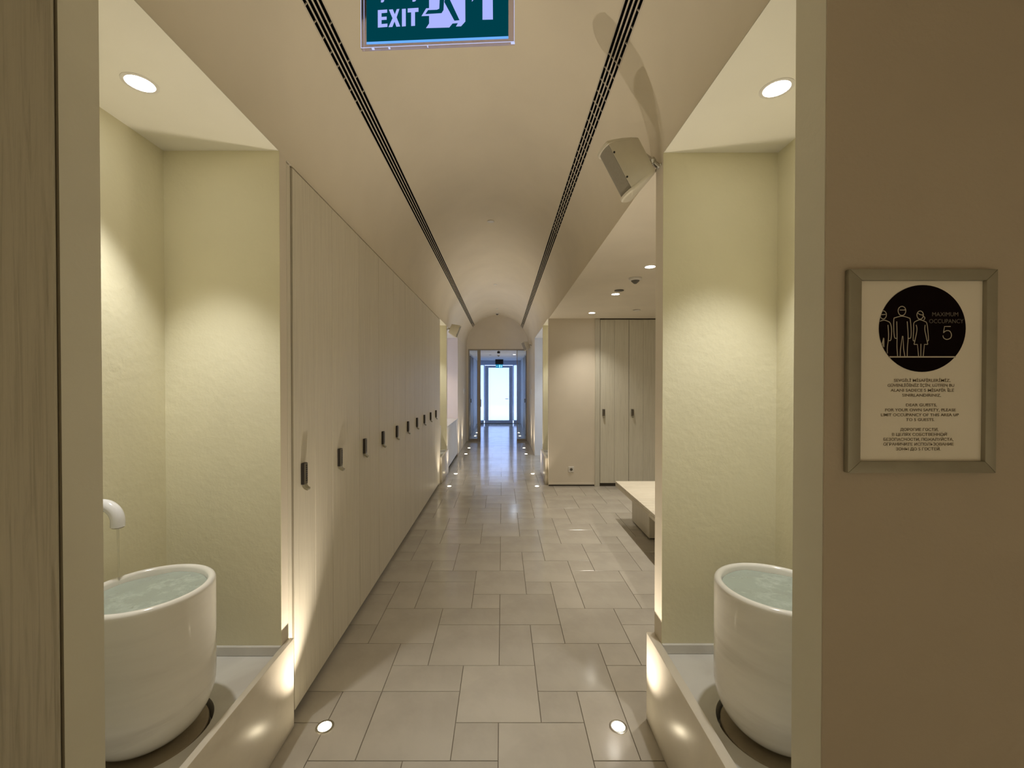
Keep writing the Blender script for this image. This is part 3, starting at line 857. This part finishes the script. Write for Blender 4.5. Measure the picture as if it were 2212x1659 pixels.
speaker('loudspeaker', (XR, 10.35, 2.52), (-0.86, -0.25, -0.35), (-0.36, 0.0, 0.93), 'small distant loudspeaker beside the glass screen', 0.22, (-0.06, 0, 0.02))

# ------------------------------------------------------------------ small ceiling things
def sprinkler(x, y, z, label, r=0.035, dark=False, group='flat round ceiling discs'):
    t = thing('ceiling_disc', label, 'ceiling disc', (x, y, z), group)
    bm = bmesh.new(); lathe(bm, [(r * 0.7, 0.0), (r * 0.7, -0.005)], 24)
    obj('collar', bm, 'plastic', t, True)
    bm = bmesh.new(); lathe(bm, [(0, -0.009), (r * 0.9, -0.009), (r, -0.007), (r, -0.005), (0, -0.005)], 28)
    obj('cover_plate', bm, 'det_dark' if dark else 'plastic', t, True)
def detector(x, y, z, label, k=1.0):
    t = thing('smoke_detector', label, 'smoke detector', (x, y, z), 'cone shaped smoke detectors')
    bm = bmesh.new(); lathe(bm, [(0.060 * k, 0), (0.060 * k, -0.010 * k), (0.054 * k, -0.020 * k), (0.042 * k, -0.026 * k), (0, -0.026 * k)], 32)
    obj('base', bm, 'plastic', t, True)
    bm = bmesh.new(); lathe(bm, [(0.040 * k, -0.024 * k), (0.036 * k, -0.034 * k), (0.012 * k, -0.056 * k), (0, -0.058 * k)], 28)
    obj('sensor_cone', bm, 'det_dark', t, True)
ztop = ZS + RV
sprinkler(XC, 4.90, ztop + 0.001, 'flat white disc in the vault crown, nearest the viewer', 0.04)
sprinkler(XC, 8.00, ztop + 0.001, 'flat white disc in the vault crown, halfway along', 0.035)
sprinkler(XC, 10.6, ztop + 0.001, 'flat white disc in the vault crown, farthest along', 0.035)
detector(XC, 11.25, ztop + 0.002, 'small smoke detector in the vault crown by the end wall')
detector(1.262, 4.02, Z_ALC, 'smoke detector on the alcove ceiling between two downlights')
sprinkler(1.255, 4.55, Z_ALC, 'dark flat disc on the alcove ceiling beside the middle downlight', 0.05, True)
sprinkler(1.83, 5.77, Z_ALC, 'pale flat disc on the alcove ceiling above the lockers', 0.05)
detector(-0.118, 13.4, VZ, 'smoke detector on the vestibule ceiling behind the glass')
sprinkler(-0.38, 13.4, VZ, 'small dark disc on the vestibule ceiling behind the glass', 0.04, True)
t = thing('motion_sensor', 'small black motion sensor hanging behind the glass screen head', 'sensor', (-0.103, 11.85, 0))
obj('sensor_box', bevel(B((-0.039, 0.039, -0.02, 0.02, 2.43, 2.488)), 0.004, 1), 'key', t)
obj('mount', B((-0.012, 0.012, -0.012, 0.012, 2.488, VZ)), 'key', t)

# wall socket and switches
t = thing('wall_socket', 'white square power socket low on the alcove wall', 'socket', (1.065, Y_ALC, 0.257))
obj('plate', bevel(B((-0.043, 0.043, -0.012, 0, -0.043, 0.043)), 0.003, 1), 'plastic', t)
bm = bmesh.new(); lathe(bm, [(0, 0.0), (0.02, 0.0), (0.021, 0.001), (0.021, 0.003)], 20)
bmesh.ops.rotate(bm, verts=bm.verts, cent=(0, 0, 0), matrix=Matrix.Rotation(PI / 2, 3, 'X'))
bmesh.ops.translate(bm, verts=bm.verts, vec=(0, -0.0125, 0))
obj('socket_well', bm, 'det_dark', t)
for x, y, s, lab in ((XL, 10.8, 1, 'small white switch plate on the far pier, locker side'), (XR, 10.4, -1, 'small white switch plate on the far pier, bench side')):
    t = thing('light_switch', lab, 'switch', (x, y, 1.39), 'switch plates near the glass screen')
    obj('plate', bevel(B((min(0, s * 0.01), max(0, s * 0.01), -0.04, 0.04, -0.06, 0.06)), 0.002, 1), 'plastic', t)
    obj('rocker', B((min(s * 0.009, s * 0.013), max(s * 0.009, s * 0.013), -0.02, 0.02, -0.03, 0.03)), 'plastic', t)

# ------------------------------------------------------------------ flat lettering helpers
def text_mesh(txt, width=None, height=None, offset=0.0):
    """outline lettering as a flat mesh in the xz plane, centred in x, baseline at z=0"""
    cu = bpy.data.curves.new('lettering', 'FONT'); cu.body = txt; cu.size = 1.0; cu.fill_mode = 'BOTH'
    cu.resolution_u = 3; cu.offset = offset; cu.align_x = 'LEFT'
    o = bpy.data.objects.new('tmp', cu); COL.objects.link(o)
    dg = bpy.context.evaluated_depsgraph_get()
    me = bpy.data.meshes.new_from_object(o.evaluated_get(dg))
    bpy.data.objects.remove(o); bpy.data.curves.remove(cu)
    me.name = 'lettering'
    xs = [v.co.x for v in me.vertices]; ys = [v.co.y for v in me.vertices]
    x0, x1 = min(xs), max(xs)
    kx = (width / (x1 - x0)) if width else None
    kz = (height / 0.73) if height else kx
    if kx is None: kx = kz
    for v in me.vertices:
        v.co = ((v.co.x - (x0 + x1) / 2) * kx, 0, v.co.y * kz)
    return me

def flat(name, pts, mat, parent, y):
    bm = bmesh.new()
    f = bm.faces.new([bm.verts.new((p[0], y, p[1])) for p in pts])
    f.normal_update(); bmesh.ops.triangulate(bm, faces=[f], quad_method='FIXED', ngon_method='EAR_CLIP')
    r = bmesh.ops.extrude_face_region(bm, geom=bm.faces[:])
    bmesh.ops.translate(bm, verts=[g for g in r['geom'] if isinstance(g, bmesh.types.BMVert)], vec=(0, -0.0003, 0))
    return obj(name, bm, mat, parent)

def ribbon(bm, pts, w, y, closed=False):
    pts = [Vector((p[0], p[1])) for p in pts]; n = len(pts)
    L, R = [], []
    for i, p in enumerate(pts):
        a = pts[i - 1] if (i > 0 or closed) else None
        b = pts[(i + 1) % n] if (i < n - 1 or closed) else None
        d = Vector((0, 0))
        if a is not None: d += (p - a).normalized()
        if b is not None: d += (b - p).normalized()
        d = d.normalized() if d.length > 1e-9 else Vector((1, 0))
        nn = Vector((-d.y, d.x)) * w / 2
        L.append(bm.verts.new((p.x + nn.x, y, p.y + nn.y))); R.append(bm.verts.new((p.x - nn.x, y, p.y - nn.y)))
    for i in range(n if closed else n - 1):
        j = (i + 1) % n
        bm.faces.new((L[i], L[j], R[j], R[i]))

def smooth_pts(pts, n=6):
    out = []
    P = [pts[0]] + list(pts) + [pts[-1]]
    for i in range(1, len(P) - 2):
        p0, p1, p2, p3 = P[i - 1], P[i], P[i + 1], P[i + 2]
        for k in range(n):
            t_ = k / n
            out.append(tuple(0.5 * ((2 * p1[c]) + (-p0[c] + p2[c]) * t_ + (2 * p0[c] - 5 * p1[c] + 4 * p2[c] - p3[c]) * t_ ** 2 + (-p0[c] + 3 * p1[c] - 3 * p2[c] + p3[c]) * t_ ** 3) for c in (0, 1)))
    out.append(pts[-1])
    return out

# ------------------------------------------------------------------ occupancy notice in its frame
YW = Y0 - 0.004
K = (YW - 0.012) / F_PX
def N(x, y): return ((x - 1085 - 907.0) * K, -(y - 829 + 27.0) * K)      # local: centre of the frame at (0,0)
nt_ = thing('occupancy_notice', 'framed maximum occupancy notice with dark circle on the brown wall', 'sign', (907.0 * K, YW, CZ + 27.0 * K))
(ox0, oz0), (ox1, oz1) = N(1832, 1022), N(2152, 582)
(ix0, iz0), (ix1, iz1) = N(1859, 997), N(2128, 606)
def frame_piece(pts):
    bm = bmesh.new(); prism(bm, pts, 'y', -0.014, 0.0); bevel(bm, 0.0016, 2); return bm
for pts in ([(ox0, oz0), (ox0, oz1), (ix0, iz1), (ix0, iz0)], [(ox1, oz1), (ox1, oz0), (ix1, iz0), (ix1, iz1)],
            [(ox0, oz1), (ox1, oz1), (ix1, iz1), (ix0, iz1)], [(ox1, oz0), (ox0, oz0), (ix0, iz0), (ix1, iz0)]):
    obj('frame_bar', frame_piece(pts), 'frame_silver', nt_, True)
sheet = obj('printed_sheet', B((ix0 - 0.006, ix1 + 0.006, -0.005, -0.001, iz0 - 0.006, iz1 + 0.006)), 'poster', nt_)
cxp, czp = N(1997.3, 709.0); cr = 94.3 * K
YP = -0.0056
disc = flat('dark_circle', [(cxp + cr * math.cos(2 * PI * k / 72), czp + cr * math.sin(2 * PI * k / 72)) for k in range(72)], 'ink', sheet, YP)
def C8(x, y): return N(1890 + x / 7.9, 600 + y / 7.9)
bm = bmesh.new()
YQ = YP - 0.0009
lw = 13 / 7.9 * K
ribbon(bm, [C8(280, 1348), C8(1420, 1348)], 24 / 7.9 * K, YQ)
def head(cx, cy, rx, ry):
    ribbon(bm, [C8(cx + rx * math.cos(2 * PI * k / 24), cy + ry * math.sin(2 * PI * k / 24) * (1.0 if math.sin(2 * PI * k / 24) < 0 else 1.12)) for k in range(24)], lw, YQ, True)
def stroke(pts, sm=True):
    q = [C8(*p) for p in pts]
    ribbon(bm, smooth_pts(q, 4) if sm else q, lw, YQ)
# middle figure
head(490, 556, 66, 74)
stroke([(452, 545), (548, 545)]); stroke([(530, 545), (556, 530)])
stroke([(405, 1030), (368, 1015), (352, 880), (352, 700), (380, 676), (430, 660), (490, 650), (550, 660), (605, 680), (632, 705), (650, 880), (645, 1015), (605, 1030)])
stroke([(402, 740), (410, 1000), (410, 1180), (422, 1340)]); stroke([(582, 740), (600, 1000), (590, 1180), (588, 1340)])
stroke([(466, 1340), (470, 1220), (500, 995), (512, 995), (525, 1220), (546, 1340)], False)
# figure with a skirt
head(802, 628, 55, 66)
stroke([(750, 590), (800, 622), (858, 632)]); stroke([(858, 650), (885, 680), (866, 716)])
stroke([(708, 1070), (686, 1055), (694, 880), (696, 770), (735, 735), (800, 712), (870, 735), (915, 765), (935, 880), (950, 1050), (932, 1075)])
stroke([(735, 800), (750, 870), (735, 980), (702, 1132)]); stroke([(890, 800), (885, 880), (905, 980), (938, 1132)])
stroke([(702, 1134), (760, 1134), (782, 1340)], False); stroke([(938, 1134), (880, 1134), (862, 1340)], False); stroke([(820, 1125), (820, 1340)], False)
# figure cut by the circle's edge
ribbon(bm, [C8(170 + 54 * math.cos(q), 626 + 66 * math.sin(q) * (1.0 if math.sin(q) < 0 else 1.1)) for q in [math.radians(d) for d in range(-98, 155, 14)]], lw, YQ)
stroke([(140, 625), (210, 620)])
stroke([(112, 738), (180, 718), (240, 735), (290, 768), (315, 880), (305, 1050), (270, 1068)])
stroke([(252, 800), (265, 1000), (245, 1180), (247, 1290)])
stroke([(152, 1130), (176, 1025), (185, 1030), (187, 1180)], False); stroke([(176, 1040), (168, 1170)], False)
# the figure 5
stroke([(1328, 826), (1222, 826), (1205, 935)], False)
stroke([(1205, 935), (1250, 900), (1310, 905), (1342, 965), (1325, 1025), (1262, 1048), (1210, 1022), (1196, 980)])
obj('line_figures', bm, 'line', disc)
def put_text(txt, xa, xb, ybase, cap, mat, parent, off=0.0, y=YQ):
    p0, p1 = N(xa, ybase), N(xb, ybase)
    me = text_mesh(txt, p1[0] - p0[0], cap * K, off)
    me.materials.append(M[mat])
    o = bpy.data.objects.new('lettering', me); COL.objects.link(o)
    o.parent = parent; o.location = ((p0[0] + p1[0]) / 2, y, p0[1])
    return o
put_text('MAXIMUM', 1890 + 1010 / 7.9, 1890 + 1455 / 7.9, 600 + 652 / 7.9, 9.3, 'ink_grey', disc)
put_text('OCCUPANCY', 1890 + 958 / 7.9, 1890 + 1548 / 7.9, 600 + 770 / 7.9, 9.3, 'ink_grey', disc)
LINES = [('SEVGİLİ MİSAFİRLERİMİZ,', 510, 910, 893), ('GÜVENLİĞİNİZ İÇİN, LÜTFEN BU', 465, 937, 928), ('ALANI SADECE 5 MİSAFİR İLE', 487, 935, 963), ('SINIRLANDIRINIZ.', 570, 845, 998),
         ('DEAR GUESTS,', 597, 815, 1067), ('FOR YOUR OWN SAFETY, PLEASE', 450, 950, 1102), ('LIMIT OCCUPANCY OF THIS AREA UP', 420, 972, 1137), ('TO 5 GUESTS.', 598, 800, 1171),
         ('ДОРОГИЕ ГОСТИ,', 558, 828, 1241), ('В ЦЕЛЯХ СОБСТВЕННОЙ', 500, 887, 1276), ('БЕЗОПАСНОСТИ, ПОЖАЛУЙСТА,', 440, 935, 1311), ('ОГРАНИЧИТЕ ИСПОЛЬЗОВАНИЕ', 440, 937, 1345), ('ЗОНЫ ДО 5 ГОСТЕЙ.', 528, 845, 1379)]
for txt, a, b, y in LINES:
    put_text(txt, 1780 + a / 3.252, 1780 + b / 3.252, 550 + y / 3.252, 6.3, 'ink_brown', sheet, 0.012, YP)

# ------------------------------------------------------------------ exit sign hanging in the opening
YS = 1.0
ex = thing('exit_sign', 'lit green exit sign on clear acrylic hanging in the opening', 'exit sign', ((945.0 - 1085) * YS / F_PX, YS, CZ + (829 - 103) * YS / F_PX), None, math.radians(-2.9))
S = 332.0 / 1987.0 * YS / F_PX
def E(x, y): return ((x - 1098) * S, -(y + 0.041 * (x - 1098) - 560) * S)
W2 = 1987 / 2 * S; HP = 0.185
obj('acrylic_panel', B((-W2, W2, 0.0, 0.010, 0.0, HP)), 'acrylic', ex)
obj('edge_glow', B((-W2, W2, -0.0006, 0.0, 0.0, 0.0010)), 'sign_glint', ex)
for x in (-W2, W2 - 0.0010):
    obj('edge_glow', B((x, x + 0.0010, -0.0006, 0.0, 0.0, HP)), 'sign_glint', ex)
fx0, fx1 = (180 - 1098) * S, (2015 - 1098) * S
film = obj('green_film', B((fx0, fx1, -0.0006, -0.0001, 0.0135, HP - 0.01)), 'sign_green', ex)
obj('blue_edge', B((fx0, fx1, -0.0006, -0.0001, 0.0080, 0.0135)), 'sign_edge', ex)
for x, w in ((-W2 * 0.86, 0.006), (-W2 * 0.64, 0.004), (-W2 * 0.13, 0.002), (W2 * 0.955, 0.009)):
    obj('acrylic_chip', B((x, x + w, 0.0005, 0.005, -0.0012, 0.0)), 'sign_glint', ex)
YF = -0.0008
def EP(pts, mat, y=YF, name='lettering'): return flat(name, [E(*p) for p in pts], mat, film, y)
EP([(330, 118), (452, 110), (452, 150), (378, 156), (378, 205), (445, 201), (445, 240), (378, 244), (378, 296), (455, 290), (455, 331), (330, 341)], 'sign_white')
EP([(475, 112), (526, 108), (552, 172), (578, 106), (612, 103), (575, 210), (622, 326), (572, 330), (548, 262), (520, 332), (470, 335), (522, 222)], 'sign_white')
EP([(645, 104), (695, 101), (695, 323), (645, 327)], 'sign_white')
EP([(720, 98), (860, 90), (860, 140), (815, 143), (815, 318), (765, 321), (765, 146), (720, 149)], 'sign_white')
me = text_mesh('ÇIKIŞ', 545 * S, 225 * S, 0.02); me.materials.append(M['sign_white'])
o = bpy.data.objects.new('lettering', me); COL.objects.link(o); o.parent = film
p = E(590, -48); o.location = (p[0], YF - 0.0004, p[1])
door = EP([(998, -430), (1462, -430), (1465, 265), (1410, 325), (1345, 328), (1370, 285), (1300, 290), (1258, 340), (958, 348), (998, 290), (998, 192), (900, 195), (960, 97), (998, 95)], 'sign_white', YF, 'pictogram_door')
def EM(pts): 
    o = flat('pictogram_runner', [E(*p) for p in pts], 'sign_green', door, YF - 0.0005)
EM([(950, 172), (985, 122), (1100, 118), (1130, 105), (1135, 0), (1150, -60), (1200, -60), (1190, 20), (1185, 120), (1160, 160)])
EM([(1195, 20), (1215, -70), (1262, -20), (1390, 250), (1325, 257)])
EM([(1150, -60), (1120, -200), (1180, -250), (1260, -230), (1250, -60)])
EM([(1120, -180), (1040, -150), (1040, -60), (1010, -60), (1010, -180), (1130, -240)])
EM([(1250, -220), (1330, -140), (1400, -150), (1405, -115), (1320, -100), (1240, -170)])
EM([(1240 + 52 * math.cos(2 * PI * k / 20), -310 + 52 * math.sin(2 * PI * k / 20)) for k in range(20)])
EP([(1685, 243), (1818, 240), (1815, -150), (1940, -16), (1940, -110), (1750, -330), (1550, -90), (1550, 15), (1685, -150)], 'sign_white', YF, 'arrow')
obj('housing', bevel(B((-W2 * 1.02, W2 * 1.02, -0.03, 0.04, HP, 2.63 - ex.location.z)), 0.004, 1), 'key', ex)

# far exit sign, below its black box
fx = thing('exit_sign', 'tiny lit exit sign under a black box above the outer door', 'exit sign', (-0.114, 16.0, 0))
obj('housing', bevel(B((-0.15, 0.15, -0.03, 0.03, 2.315, VZ)), 0.004, 1), 'key', fx)
f2 = obj('green_film', B((-0.132, 0.132, -0.006, 0.006, 2.185, 2.312)), 'far_green', fx)
me = text_mesh('EXIT', 0.10, 0.05); me.materials.append(M['far_white'])
o = bpy.data.objects.new('lettering', me); COL.objects.link(o); o.parent = f2; o.location = (-0.07, -0.0075, 2.22)
flat('arrow', [(0.075, 2.20), (0.105, 2.20), (0.105, 2.25), (0.125, 2.25), (0.09, 2.295), (0.055, 2.25), (0.075, 2.25)], 'far_white', f2, -0.0072)
flat('pictogram_door', [(-0.005, 2.20), (0.045, 2.20), (0.045, 2.295), (-0.005, 2.295)], 'far_white', f2, -0.0072)
print('tiles', ntile)
